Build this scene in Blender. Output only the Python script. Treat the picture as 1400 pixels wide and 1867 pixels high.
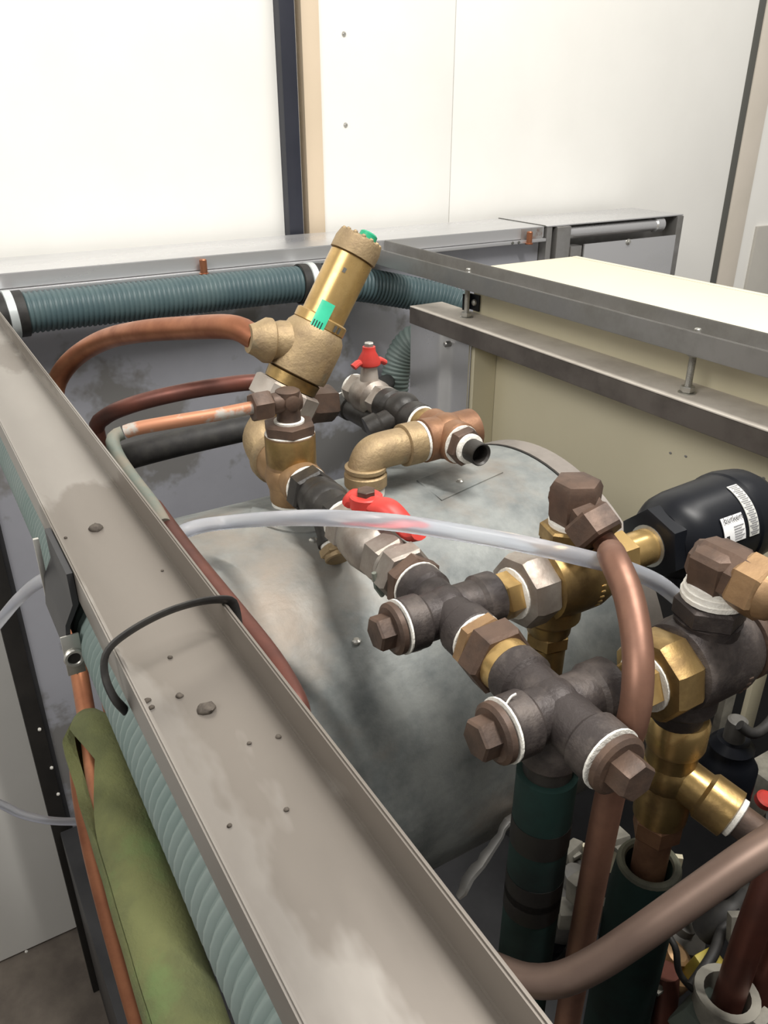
import bpy, bmesh, math, random
from mathutils import Vector, Matrix, noise

random.seed(7)
for o in list(bpy.data.objects):
    bpy.data.objects.remove(o)
SC = bpy.context.scene
COL = SC.collection

# ---------------------------------------------------------------- camera
# All coordinates below are metres, relative to the lens (x along the rear
# ledge, y along the frame rails, z up); HC lifts everything onto the floor.
HC = 2.26
FPX, CX, CY = 1472.0, 700.0, 933.5
YH = 198.0
PITCH = math.atan((CY - YH) / FPX)
UPC = Vector((0, math.cos(PITCH), math.sin(PITCH)))
V1 = Vector((-287 - CX, CY - YH, -FPX))
YC = (V1 - UPC * V1.dot(UPC)).normalized()
XC = YC.cross(UPC)
ROT = Matrix((XC, YC, UPC))          # camera -> world

cam = bpy.data.cameras.new('camera')
cam.sensor_fit = 'VERTICAL'
cam.sensor_height = 36.0
cam.lens = 36.0 * FPX / 1867.0
cam.clip_start = 0.02
camo = bpy.data.objects.new('camera', cam)
COL.objects.link(camo)
camo.matrix_world = Matrix.Translation((0, 0, HC)) @ ROT.to_4x4()
SC.camera = camo


def at(px, py, x=None, y=None, z=None, d=None):
    """the point where the sight line through a pixel meets a plane"""
    r = ROT @ Vector(((px - CX) / FPX, (CY - py) / FPX, -1.0))
    if d is not None:
        return r * d
    if x is not None:
        return r * (x / r.x)
    if y is not None:
        return r * (y / r.y)
    return r * (z / r.z)


# ---------------------------------------------------------------- light
SC.view_settings.view_transform = 'Standard'
SC.view_settings.look = 'None'
SC.view_settings.gamma = 1.0
SC.view_settings.use_curve_mapping = False
SC.view_settings.exposure = 0.0
world = bpy.data.worlds.new('world')
SC.world = world
world.use_nodes = True
bg = world.node_tree.nodes['Background']
bg.inputs[0].default_value = (1.0, 0.975, 0.94, 1)
bg.inputs[1].default_value = 0.32


def area(name, loc, target, sx, sy, power, col=(1, .97, .92)):
    l = bpy.data.lights.new(name, 'AREA')
    l.shape = 'RECTANGLE'
    l.size, l.size_y = sx, sy
    l.energy = power
    l.color = col
    o = bpy.data.objects.new(name, l)
    COL.objects.link(o)
    o.location = Vector(loc) + Vector((0, 0, HC))
    o.rotation_euler = (Vector(target) - Vector(loc)).to_track_quat('-Z', 'Y').to_euler()
    return o


area('ceiling_lamp_front', (0.78, -.15, 1.9), (.33, .55, -.4), 0.10, 1.2, 76)
area('wall_fill_light', (2.1, 0.3, 2.1), (1.5, 1.9, 0.0), 1.5, 0.4, 34)  # added fill to brighten the rear wall, not a known fixture
area('side_fill_light', (-1.5, .1, 1.3), (.6, 1.3, -.7), 1.4, 0.9, 36)  # added soft fill for the lower wall and the cream side


# ---------------------------------------------------------------- materials
def mk(name, c1, c2=None, scale=20.0, rough=.45, metal=0.0, bump=0.0, bscale=90.0,
       lo=.4, hi=.65, r2=None, c3=None, scale3=6.0, lo3=.5, hi3=.6, spec=.5, stretch=None, detail=6.0,
       trans=0.0, ior=1.45, coat=0.0):
    m = bpy.data.materials.new(name)
    m.use_nodes = True
    nt = m.node_tree
    N, L = nt.nodes, nt.links
    b = N['Principled BSDF']
    b.inputs['Roughness'].default_value = rough
    b.inputs['Metallic'].default_value = metal
    b.inputs['Specular IOR Level'].default_value = spec
    b.inputs['Base Color'].default_value = (*c1, 1)
    b.inputs['Transmission Weight'].default_value = trans
    b.inputs['IOR'].default_value = ior
    b.inputs['Coat Weight'].default_value = coat
    tc = N.new('ShaderNodeTexCoord')
    vec = tc.outputs['Object']
    if stretch:
        mp = N.new('ShaderNodeMapping')
        mp.inputs['Scale'].default_value = stretch
        L.new(vec, mp.inputs[0])
        vec = mp.outputs[0]

    def nz(s, d=detail):
        n = N.new('ShaderNodeTexNoise')
        n.inputs['Scale'].default_value = s
        n.inputs['Detail'].default_value = d
        n.inputs['Roughness'].default_value = .6
        L.new(vec, n.inputs['Vector'])
        return n.outputs[0]

    def ramp(src, a, bb):
        r = N.new('ShaderNodeMapRange')
        r.inputs['From Min'].default_value = a
        r.inputs['From Max'].default_value = bb
        L.new(src, r.inputs['Value'])
        return r.outputs[0]
    if c2:
        f = ramp(nz(scale), lo, hi)
        mx = N.new('ShaderNodeMix')
        mx.data_type = 'RGBA'
        mx.inputs['A'].default_value = (*c1, 1)
        mx.inputs['B'].default_value = (*c2, 1)
        L.new(f, mx.inputs['Factor'])
        out = mx.outputs['Result']
        if c3:
            f3 = ramp(nz(scale3), lo3, hi3)
            m3 = N.new('ShaderNodeMix')
            m3.data_type = 'RGBA'
            L.new(out, m3.inputs['A'])
            m3.inputs['B'].default_value = (*c3, 1)
            L.new(f3, m3.inputs['Factor'])
            out = m3.outputs['Result']
        L.new(out, b.inputs['Base Color'])
        if r2 is not None:
            rr = N.new('ShaderNodeMix')
            rr.inputs['A'].default_value = rough
            rr.inputs['B'].default_value = r2
            L.new(f, rr.inputs['Factor'])
            L.new(rr.outputs['Result'], b.inputs['Roughness'])
    if bump:
        bp = N.new('ShaderNodeBump')
        bp.inputs['Strength'].default_value = bump
        bp.inputs['Distance'].default_value = .002
        L.new(nz(bscale, 4), bp.inputs['Height'])
        L.new(bp.outputs[0], b.inputs['Normal'])
    return m


M = dict(
    wall=mk('white wall panel', (.84, .83, .79), (.80, .79, .75), scale=2.5, rough=.5),
    walltan=mk('tan strip', (.66, .54, .40), (.61, .50, .365), scale=3, rough=.6),
    wallgrey=mk('grey panel', (.50, .48, .43), (.45, .43, .39), scale=3, rough=.6),
    wallbeige=mk('beige strip', (.66, .60, .52), (.6, .55, .47), scale=3, rough=.6),
    postdark=mk('dark blue grey paint', (.020, .022, .032), (.028, .03, .042), scale=4, rough=.35),
    postblack=mk('black gasket rubber', (.012, .011, .010), (.02, .018, .016), scale=9, rough=.55),
    seam=mk('dark seam grey', (.10, .10, .09), rough=.7),  # dark grey of joints, holes and slots
    concrete=mk('concrete floor', (.20, .17, .14), (.12, .10, .085), scale=6, rough=.85, bump=.3, bscale=40),
    rail=mk('dusty stainless', (.30, .275, .25), (.37, .345, .315), scale=9, rough=.36, metal=.6, r2=.5,
            c3=(.235, .21, .185), scale3=5, lo3=.5, hi3=.53, bump=.03, stretch=(1, .35, 1)),
    steel=mk('stainless ledge', (.66, .66, .67), (.58, .58, .585), scale=5, rough=.25, metal=.7, r2=.38, stretch=(.3, 1, 1)),
    steeldk=mk('weathered stainless', (.42, .41, .40), (.30, .29, .27), scale=12, rough=.33, metal=.85, r2=.5),
    steelrust=mk('rusty stainless', (.42, .41, .40), (.25, .12, .07), scale=22, lo=.5, hi=.65, rough=.4, metal=.7),
    shelf=mk('dusty steel painted lit', (.68, .63, .56), (.56, .51, .45), scale=14, rough=.75),  # dusty top plate, its brighter lighting put into the colour
    flange=mk('weathered steel with painted shade', (.17, .15, .135), (.115, .10, .09), scale=16, rough=.45, metal=.5),  # shade on the front flange put into the colour
    rear=mk('blue grey steel sheet', (.47, .48, .53), (.40, .405, .45), scale=3, rough=.42, metal=.45, r2=.5,
            c3=(.27, .265, .26), scale3=2.6, lo3=.56, hi3=.6),
    cream=mk('cream paint', (.72, .665, .49), (.69, .635, .46), scale=3, rough=.5),
    creamtop=mk('pale cream paint', (.72, .66, .51), (.69, .63, .48), scale=3, rough=.45),
    galv=mk('galvanised jacket', (.29, .305, .295), (.155, .17, .17), scale=24, rough=.5, metal=.2, r2=.6, lo=.38, hi=.7,
            c3=(.29, .245, .20), scale3=4.2, lo3=.5, hi3=.66, bump=.25, bscale=120),
    capband=mk('grey brown jacket band', (.28, .25, .225), (.21, .19, .17), scale=20, rough=.5, metal=.35),
    brass=mk('brass', (.42, .285, .115), (.22, .145, .065), scale=34, rough=.32, metal=.85, r2=.5, bump=.15),
    brassbright=mk('bright brass', (.62, .42, .17), (.42, .275, .11), scale=24, rough=.25, metal=.7, r2=.38),
    brassdull=mk('dull sandy brass', (.40, .295, .165), (.30, .22, .13), scale=40, rough=.55, metal=.5, r2=.65, bump=.4,
                 bscale=220, c3=(.24, .22, .15), scale3=22, lo3=.58, hi3=.68),
    bronze=mk('tan bronze', (.38, .24, .125), (.22, .135, .075), scale=26, rough=.46, metal=.55, r2=.58, bump=.2),
    bronzered=mk('red brown bronze', (.29, .155, .085), (.17, .085, .05), scale=24, rough=.45, metal=.5, r2=.6, bump=.25),
    brownfit=mk('brown tarnished brass', (.125, .080, .058), (.062, .044, .036), scale=30, rough=.5, metal=.35, r2=.6, bump=.3),
    copper=mk('copper', (.42, .175, .09), (.28, .11, .06), scale=16, rough=.36, metal=.75, r2=.5),
    copperdk=mk('dark copper', (.17, .062, .045), (.10, .042, .034), scale=14, rough=.4, metal=.5, r2=.5),
    copperpat=mk('limed copper', (.46, .21, .12), (.44, .42, .38), scale=34, lo=.52, hi=.6, rough=.5, metal=.4, r2=.75),
    copperbrown=mk('brown copper', (.24, .125, .085), (.155, .08, .057), scale=18, rough=.42, metal=.55, r2=.52),
    copperold=mk('grey brown copper', (.25, .175, .14), (.19, .13, .105), scale=10, rough=.42, metal=.5),
    verdigris=mk('green patina copper', (.15, .175, .15), (.21, .19, .15), scale=40, rough=.7, metal=.1),
    iron=mk('dark cast iron', (.05, .041, .039), (.15, .125, .11), scale=30, lo=.46, hi=.74, rough=.5, metal=.3, r2=.65,
            bump=.3, bscale=260),
    ironblack=mk('black painted iron', (.022, .020, .018), (.05, .045, .04), scale=26, rough=.45, metal=.1, bump=.25),
    nickel=mk('dirty nickel', (.40, .36, .32), (.28, .235, .20), scale=36, rough=.42, metal=.7, r2=.55, bump=.25),
    nickelpale=mk('pale nickel hex', (.52, .47, .42), (.40, .345, .30), scale=24, rough=.42, metal=.5),
    zinc=mk('zinc plated', (.58, .57, .53), (.44, .43, .40), scale=40, rough=.36, metal=.8),
    ptfe=mk('white thread tape', (.86, .84, .78), (.74, .71, .64), scale=60, rough=.75, bump=.6, bscale=300),
    red=mk('red handle coating', (.62, .045, .035), (.50, .05, .04), scale=30, rough=.45),
    blackplastic=mk('black plastic', (.006, .007, .010), (.009, .010, .013), scale=12, rough=.38, spec=.3),
    rubber=mk('black rubber', (.018, .017, .017), (.035, .033, .03), scale=50, rough=.6),
    hose=mk('grey green ribbed hose', (.065, .105, .115), (.09, .135, .14), scale=12, rough=.42),
    hosepale=mk('pale grey green ribbed hose', (.17, .225, .21), (.21, .255, .24), scale=8, rough=.5),
    clampwhite=mk('pale clamp band', (.62, .66, .66), (.52, .56, .56), scale=25, rough=.4, metal=.2),
    foam=mk('olive foam', (.15, .16, .065), (.085, .095, .045), scale=9, rough=.95, bump=.6, bscale=240, c3=(.13, .19, .07),
            scale3=7, lo3=.52, hi3=.66),
    foamdk=mk('dark green foam', (.006, .03, .025), (.004, .011, .010), scale=14, rough=.75),
    foamgrey=mk('grey green foam', (.10, .12, .10), (.06, .075, .065), scale=14, rough=.85),
    foamrim=mk('pale olive foam', (.12, .12, .085), (.07, .07, .055), scale=30, rough=.9),
    label=mk('white label', (.78, .78, .78), rough=.45),
    labelgrey=mk('grey label', (.60, .60, .56), (.52, .52, .49), scale=60, rough=.45),
    ink=mk('black print', (.02, .02, .02), rough=.6),
    inkgrey=mk('grey print', (.25, .25, .26), rough=.6),
    sticker=mk('green sticker', (.06, .60, .36), (.05, .52, .31), scale=40, rough=.3),
    greencap=mk('green plastic cap', (.02, .33, .17), rough=.4),
    tube=mk('milky clear tube', (.90, .92, .98), (.86, .89, .97), scale=30, rough=.28, trans=.8, ior=1.2),
    whiteplastic=mk('darkened white plastic', (.27, .255, .215), (.09, .085, .075), scale=20, rough=.5),  # white plastic toned down, with darker blotches
    greyplastic=mk('grey plastic', (.13, .125, .115), (.07, .066, .06), scale=20, rough=.5),
    yellow=mk('yellow plastic', (.45, .36, .06), rough=.5),
    dirt=mk('dark debris', (.10, .085, .07), (.06, .05, .042), scale=300, rough=.95),
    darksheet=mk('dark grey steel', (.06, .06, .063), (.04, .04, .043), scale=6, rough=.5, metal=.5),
    speck=mk('white foam specks', (.75, .73, .68), rough=.9),
)


# ---------------------------------------------------------------- builders
def V(*a):
    return Vector(a)


def frame(d):
    d = Vector(d).normalized()
    a = Vector((0, 0, 1)) if abs(d.z) < .9 else Vector((0, 1, 0))
    u = a.cross(d).normalized()
    return u, d.cross(u), d


def lathe(bm, p, d, prof, seg=28, turn=0.0, cap=True):
    """prof: (t, r) along the axis d from p"""
    u, w, d = frame(d)
    p = Vector(p)
    rings = []
    for t, r in prof:
        c = p + d * t
        rings.append([bm.verts.new(c + (u * math.cos(turn + 2 * math.pi * k / seg) + w * math.sin(turn + 2 * math.pi * k / seg)) * max(r, 1e-5))
                      for k in range(seg)])
    for a, b in zip(rings, rings[1:]):
        for k in range(seg):
            bm.faces.new((a[k], a[(k + 1) % seg], b[(k + 1) % seg], b[k]))
    if cap:
        bm.faces.new(list(reversed(rings[0])))
        bm.faces.new(rings[-1])
    return bm


def hexa(bm, p, d, t0, t1, r, turn=0.0, ch=.12):
    """hexagon nut with chamfered ends"""
    c = (t1 - t0) * ch
    lathe(bm, p, d, [(t0, r * .90), (t0 + c, r), (t1 - c, r), (t1, r * .90)], 6, turn)
    return bm


def box(bm, lo, hi, bev=0.0):
    a, b = Vector(lo), Vector(hi)
    vs = [bm.verts.new((x, y, z)) for x in (a.x, b.x) for y in (a.y, b.y) for z in (a.z, b.z)]
    fs = [(0, 1, 3, 2), (4, 6, 7, 5), (0, 4, 5, 1), (2, 3, 7, 6), (0, 2, 6, 4), (1, 5, 7, 3)]
    faces = [bm.faces.new([vs[i] for i in f]) for f in fs]
    if bev:
        es = list({e for f in faces for e in f.edges})
        bmesh.ops.bevel(bm, geom=es, offset=bev, segments=2, affect='EDGES', profile=.6)
    return bm


def extrude(bm, poly, p, ex, ey, ez, length):
    """closed 2-D polygon in the plane (ex, ey), pushed along ez"""
    p, ex, ey, ez = map(Vector, (p, ex, ey, ez))
    a = [bm.verts.new(p + ex * x + ey * y) for x, y in poly]
    b = [bm.verts.new(p + ex * x + ey * y + ez * length) for x, y in poly]
    n = len(poly)
    for k in range(n):
        bm.faces.new((a[k], a[(k + 1) % n], b[(k + 1) % n], b[k]))
    bm.faces.new(list(reversed(a)))
    bm.faces.new(b)
    bmesh.ops.recalc_face_normals(bm, faces=bm.faces)
    return bm


def spline(pts, n=10):
    """Catmull-Rom through the points"""
    P = [Vector(p) for p in pts]
    if len(P) < 3:
        return P
    P = [P[0] * 2 - P[1]] + P + [P[-1] * 2 - P[-2]]
    out = []
    for i in range(1, len(P) - 2):
        a, b, c, d = P[i - 1:i + 3]
        for k in range(n):
            t = k / n
            out.append(.5 * ((2 * b) + (c - a) * t + (2 * a - 5 * b + 4 * c - d) * t * t + (3 * b - a - 3 * c + d) * t ** 3))
    out.append(P[-2])
    return out


def resample(path, step):
    out = [path[0].copy()]
    acc = 0.0
    for a, b in zip(path, path[1:]):
        l = (b - a).length
        if l < 1e-9:
            continue
        t = step - acc
        while t <= l:
            out.append(a.lerp(b, t / l))
            t += step
        acc = l - (t - step)
    return out


def sweep(bm, path, rad, seg=16, rx=None, cap=True):
    """tube along a path; rad may be a number or a function of the ring index"""
    n = len(path)
    tang = [(path[min(i + 1, n - 1)] - path[max(i - 1, 0)]).normalized() for i in range(n)]
    u, w, _ = frame(tang[0])
    rings = []
    for i in range(n):
        if i:
            q = tang[i - 1].rotation_difference(tang[i])
            u = (q @ u)
        u = (u - tang[i] * u.dot(tang[i])).normalized()
        w = tang[i].cross(u)
        r = rad(i) if callable(rad) else rad
        rings.append([bm.verts.new(path[i] + (u * math.cos(2 * math.pi * k / seg) + w * math.sin(2 * math.pi * k / seg) * (rx or 1)) * r)
                      for k in range(seg)])
    for a, b in zip(rings, rings[1:]):
        for k in range(seg):
            bm.faces.new((a[k], a[(k + 1) % seg], b[(k + 1) % seg], b[k]))
    if cap:
        bm.faces.new(list(reversed(rings[0])))
        bm.faces.new(rings[-1])
    return bm


def ball(bm, c, r, sub=3, squash=(1, 1, 1)):
    mt = Matrix.Translation(Vector(c)) @ Matrix.Diagonal((*squash, 1))
    bmesh.ops.create_icosphere(bm, subdivisions=sub, radius=r, matrix=mt)
    return bm


def torus(bm, p, d, R, r, seg=32, rs=8):
    u, w, d = frame(d)
    p = Vector(p)
    rings = []
    for k in range(seg):
        a = 2 * math.pi * k / seg
        e = u * math.cos(a) + w * math.sin(a)
        rings.append([bm.verts.new(p + e * (R + r * math.cos(2 * math.pi * j / rs)) + d * r * math.sin(2 * math.pi * j / rs)) for j in range(rs)])
    for k in range(seg):
        a, b = rings[k], rings[(k + 1) % seg]
        for j in range(rs):
            bm.faces.new((a[j], b[j], b[(j + 1) % rs], a[(j + 1) % rs]))
    return bm


def B():
    return bmesh.new()


def thing(name, label, cat, loc, group=None, kind=None):
    o = bpy.data.objects.new(name, None)
    o.empty_display_size = .01
    COL.objects.link(o)
    o.location = Vector(loc) + V(0, 0, HC)
    o['label'] = label
    o['category'] = cat
    if group:
        o['group'] = group
    if kind:
        o['kind'] = kind
    return o


def mesh_from(bm, name, mat, origin, sharp=32):
    bm.normal_update()
    bmesh.ops.recalc_face_normals(bm, faces=bm.faces)
    bmesh.ops.translate(bm, verts=bm.verts, vec=-Vector(origin))
    me = bpy.data.meshes.new(name)
    bm.to_mesh(me)
    bm.free()
    me.shade_smooth()
    me.set_sharp_from_angle(angle=math.radians(sharp))
    me.materials.append(mat)
    return me


def rel(o):
    """world location of an object (no rotations are used), relative to the lens"""
    p = o.location.copy()
    q = o.parent
    while q:
        p += q.location
        q = q.parent
    return p - V(0, 0, HC)


def part(name, bm, mat, parent, label=None, sharp=32):
    org = rel(parent)
    me = mesh_from(bm, name, M[mat] if isinstance(mat, str) else mat, org, sharp)
    o = bpy.data.objects.new(name, me)
    COL.objects.link(o)
    o.parent = parent
    if label:
        o['label'] = label
    return o


def solo(name, bm, mat, label, cat, loc=None, group=None, kind=None, sharp=32):
    if loc is None:
        bb = [v.co for v in bm.verts]
        loc = V(sum(v.x for v in bb) / len(bb), sum(v.y for v in bb) / len(bb), min(v.z for v in bb))
    me = mesh_from(bm, name, M[mat] if isinstance(mat, str) else mat, loc, sharp)
    o = bpy.data.objects.new(name, me)
    COL.objects.link(o)
    o.location = Vector(loc) + V(0, 0, HC)
    if label:
        o['label'] = label
    if cat:
        o['category'] = cat
    if group:
        o['group'] = group
    if kind:
        o['kind'] = kind
    return o


def struct(name, bm, mat, label=None, cat=None):
    return solo(name, bm, mat, label, cat, kind='structure')


def tape(p, d, r, w=.004, parent=None, label='white thread tape'):
    b = B()
    lathe(b, p, d, [(0, r * .92), (w * .15, r), (w * .85, r * 1.01), (w, r * .92)], 24)
    return part('thread_tape', b, 'ptfe', parent, label)


def wrap_patch(bm, p, d, up, r, a0, a1, t0, t1, n=14):
    """patch on a cylinder: a = angle from 'up' around the axis d"""
    d = Vector(d).normalized()
    u = (Vector(up) - d * Vector(up).dot(d)).normalized()
    w = d.cross(u)
    p = Vector(p)
    rows = []
    for i in range(n + 1):
        a = a0 + (a1 - a0) * i / n
        e = u * math.cos(a) + w * math.sin(a)
        rows.append([bm.verts.new(p + d * t + e * rr) for t, rr in ((t0, r - .0006), (t0, r), (t1, r), (t1, r - .0006))])
    for x, y in zip(rows, rows[1:]):
        for j in range(3):
            bm.faces.new((x[j], x[j + 1], y[j + 1], y[j]))
    return bm


def text_bm(txt, size):
    cu = bpy.data.curves.new('lettering', 'FONT')
    cu.body = txt
    cu.size = size
    cu.resolution_u = 3
    o = bpy.data.objects.new('lettering', cu)
    COL.objects.link(o)
    bpy.context.view_layer.update()
    me = bpy.data.meshes.new_from_object(o.evaluated_get(bpy.context.evaluated_depsgraph_get()))
    bpy.data.objects.remove(o)
    b = B()
    b.from_mesh(me)
    bpy.data.meshes.remove(me)
    return b


def wrap_text(txt, size, p, d, up, r, a_mid, t0, flip=1):
    """lettering bent round a cylinder, reading along the axis"""
    b = text_bm(txt, size)
    d = Vector(d).normalized()
    u = (Vector(up) - d * Vector(up).dot(d)).normalized()
    w = d.cross(u)
    p = Vector(p)
    for v in b.verts:
        a = a_mid - flip * v.co.y / r
        v.co = p + d * (t0 + v.co.x) + (u * math.cos(a) + w * math.sin(a)) * r
    return b


# ================================================================ THE ROOM
b = B(); box(b, (-3, -3, -HC - .1), (5, 4, -HC)); struct('floor', b, 'concrete')
WY = 1.90
wall = B()
box(wall, (-3, WY + .03, -HC), (5, WY + .12, 1.6))
wall_back = struct('wall_back', wall, 'wall')
b = B(); box(b, (-3, WY, -HC + .01), (.858, WY + .03, 1.6), .002); part('panel', b, 'wall', wall_back)
b = B(); box(b, (.966, WY, -HC + .01), (1.345, WY + .03, 1.6), .002); part('panel', b, 'wall', wall_back)
b = B(); box(b, (1.3465, WY, -HC + .01), (2.478, WY + .03, 1.6), .002); part('panel', b, 'wall', wall_back)
b = B(); box(b, (2.60, WY, -HC + .01), (4.9, WY + .03, 1.6), .002); part('panel', b, 'wall', wall_back)
b = B(); box(b, (2.67, WY - .012, -HC + .01), (3.3, WY, -.372), .002); part('panel', b, 'wallgrey', wall_back, 'grey lower panel')
b = B(); box(b, (.858, WY - .028, -HC), (.896, WY + .03, 1.6), .004); struct('trim_1', b, 'postdark')
b = B(); lathe(b, (.905, WY + .014, -HC), (0, 0, 1), [(0, .0095), (HC + 1.6, .0095)], 16); struct('trim_2', b, 'wall')
b = B(); box(b, (.921, WY - .006, -HC), (.966, WY + .03, 1.6), .002); struct('trim_3', b, 'walltan')
b = B(); box(b, (2.478, WY - .004, -HC), (2.506, WY + .03, 1.6), .001); struct('trim_4', b, 'seam')
b = B(); box(b, (2.506, WY - .008, -HC), (2.60, WY + .03, 1.6), .002); struct('trim_5', b, 'wallbeige')
for px, py, lab in ((627, 62, 'upper small grey screw head in wall panel beside tan strip'), (630, 228, 'lower small grey screw head in wall panel beside tan strip')):
    c = at(px, py, y=WY)
    b = B(); lathe(b, c, (0, -1, 0), [(0, .006), (.002, .005), (.004, .003)], 10)
    solo('screw_head', b, 'zinc', lab, 'screw', group='screw heads in the wall panel')

# ================================================================ THE MACHINE FRAME
def channel(bm, x0, x1, ztop, depth, y0, y1, t=.003, lip=0.0):
    poly = [(x0, ztop), (x0 + t, ztop), (x0 + t, ztop - depth + t), (x1 - t, ztop - depth + t), (x1 - t, ztop), (x1, ztop),
            (x1, ztop - depth), (x0, ztop - depth)]
    extrude(bm, poly, (0, y0, 0), (1, 0, 0), (0, 0, 1), (0, 1, 0), y1 - y0)
    es = [e for e in bm.edges if abs((e.verts[0].co - e.verts[1].co).y) > .1]
    bmesh.ops.bevel(bm, geom=es, offset=.0011, segments=2, affect='EDGES')
    return bm


b = B(); channel(b, .060, .132, -.27, .026, -.25, 1.657)
lrail = solo('frame_channel', b, 'rail', 'dusty grey steel channel with black cable tie looped over it', 'channel', loc=(.096, .7, -.296))
b = B(); channel(b, .918, .998, -.27, .033, .05, 1.657)
solo('frame_channel', b, 'steeldk', 'grey steel channel bolted on studs beside cream box', 'channel', loc=(.958, .8, -.303))

# rear ledge
t = thing('rear_ledge', 'bright stainless ledge along the rear panel in front of white wall', 'ledge', (.7, 1.75, -.30))
b = B()
extrude(b, [(1.66, -.27), (1.66, -.2975), (1.664, -.2975), (1.664, -.274), (1.846, -.274), (1.846, -.32), (1.85, -.32), (1.85, -.27)],
        (-.45, 0, 0), (0, 1, 0), (0, 0, 1), (1, 0, 0), 1.925)
bmesh.ops.bevel(b, geom=[e for e in b.edges if abs((e.verts[0].co - e.verts[1].co).x) > .1], offset=.0012, segments=2, affect='EDGES')
part('top_sheet', b, 'steel', t)
b = B(); box(b, (-.45, 1.648, -.306), (1.475, 1.672, -.2985), .001); part('lower_lip', b, 'steel', t)
b = B(); box(b, (1.4755, 1.661, -.2725), (1.481, 1.85, -.2685), .0005); part('seam', b, 'seam', t)
b = B(); box(b, (1.40, 1.6585, -.298), (1.47, 1.6598, -.272)); part('rust_patch', b, 'steelrust', t, 'rust stained strip')
for x in (1.365, 1.385):
    b = B(); lathe(b, (x, 1.6478, -.302), (0, -1, 0), [(0, .004), (.0015, .0035)], 8); part('hole', b, 'seam', t)

# small copper stubs standing on the ledge lip
for px, py, lab in ((371, 487, 'short copper pipe stub by the ribbed hose'), (965, 434, 'short rusty copper stub on stained ledge end')):
    c = at(px, py, y=1.646)
    b = B(); lathe(b, c - V(0, 0, .012), (0, 0, 1), [(-.003, .010), (0, .010), (.001, .0075), (.026, .0075), (.028, .006)], 16)
    solo('pipe_stub', b, 'copper', lab, 'pipe')

# right end section of the ledge
t = thing('end_cabinet', 'stainless end cabinet with recessed trough and screwed panel', 'cabinet', (1.73, 1.75, -.6))
b = B(); box(b, (1.482, 1.655, -.273), (1.99, 1.85, -.2695), .001); part('top_sheet', b, 'steel', t)
b = B(); box(b, (1.482, 1.655, -.75), (1.50, 1.85, -.2735), .002); part('post', b, 'steeldk', t)
b = B(); box(b, (1.512, 1.648, -.75), (1.56, 1.70, -.2735), .004); part('post', b, 'steeldk', t)
b = B(); box(b, (1.965, 1.652, -.44), (1.99, 1.85, -.2735), .002); part('post', b, 'steeldk', t)
b = B(); box(b, (1.56, 1.70, -.75), (1.965, 1.72, -.2735)); part('back_sheet', b, 'steeldk', t)
b = B(); lathe(b, (1.56, 1.672, -.294), (1, 0, 0), [(0, .016), (.33, .016), (.333, .02), (.36, .02), (.362, .012)], 20); part('rounded_trough', b, 'steel', t)
b = B(); box(b, (1.562, 1.645, -.75), (1.60, 1.695, -.325), .002); part('side_block', b, 'steeldk', t)
pn = B(); box(pn, (1.605, 1.640, -.75), (1.955, 1.646, -.322), .001); pn = part('front_panel', pn, 'steel', t)
c = at(1145, 441, y=1.64)
b = B(); lathe(b, c, (0, -1, 0), [(0, .008), (.002, .008), (.003, .005), (.007, .004)], 14); part('screw', b, 'zinc', pn)

# rear sheet inside the machine and its rubber edge
t = mcab = thing('machine_cabinet', 'open machine cabinet with blue grey back sheet and black rubber edge', 'cabinet', (.7, 1.0, -HC))
b = B(); box(b, (.078, 1.682, -HC + .03), (1.48, 1.690, -.30)); part('back_sheet', b, 'rear', t, 'blue grey steel back sheet')
b = B(); box(b, (.034, 1.668, -HC), (.072, 1.70, -.30), .003); part('edge_gasket', b, 'postblack', t, 'black rubber edge strip')
b = B(); box(b, (.072, 1.676, -HC), (.082, 1.694, -.30), .001); part('edge_bead', b, 'darksheet', t)
for k, (px, py) in enumerate(((72, 1330), (94, 1400), (106, 1448), (127, 1542), (184, 1750), (48, 1735))):
    c = at(px, py, y=1.667)
    b = B(); ball(b, c, .0045, 1, (1, .6, 1.3)); part('foam_fleck', b, 'speck', t)

# base and front sheets added to keep the interior dark, then a void sheet
b = B(); box(b, (.05, -.3, -HC + .002), (1.48, 1.66, -1.62), .003); part('added_base_tray', b, 'darksheet', mcab)
b = B(); box(b, (.14, .045, -1.619), (.99, .055, -.46)); part('added_front_sheet', b, 'darksheet', mcab)  # unseen sheet, placed to cut light from the interior
b = B(); box(b, (1.003, .055, -1.619), (1.03, 1.66, -.722)); part('dark_void_sheet', b, 'darksheet', mcab)  # dark sheet standing in for the shaded void below the cream box

# cream box
t = thing('cream_box', 'cream painted sheet metal enclosure with flat lid', 'box', (1.13, .66, -.72))
b = B(); box(b, (1.0, -.1, -.72), (1.27, 1.318, -.286), .002); part('body', b, 'cream', t)
b = B(); box(b, (.999, -.102, -.2855), (1.256, 1.320, -.2815), .001); part('lid', b, 'creamtop', t)
b = B(); box(b, (1.258, -.102, -.2855), (1.272, 1.320, -.2812), .001); part('edge_strip', b, 'creamtop', t)
for px, py in ((1222, 826), (1392, 872), (1396, 885), (1250, 832)):
    c = at(px, py, x=.9995)
    b = B(); ball(b, c, .003, 1, (.2, 1, .8)); part('rust_spot', b, 'steelrust', t)

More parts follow.
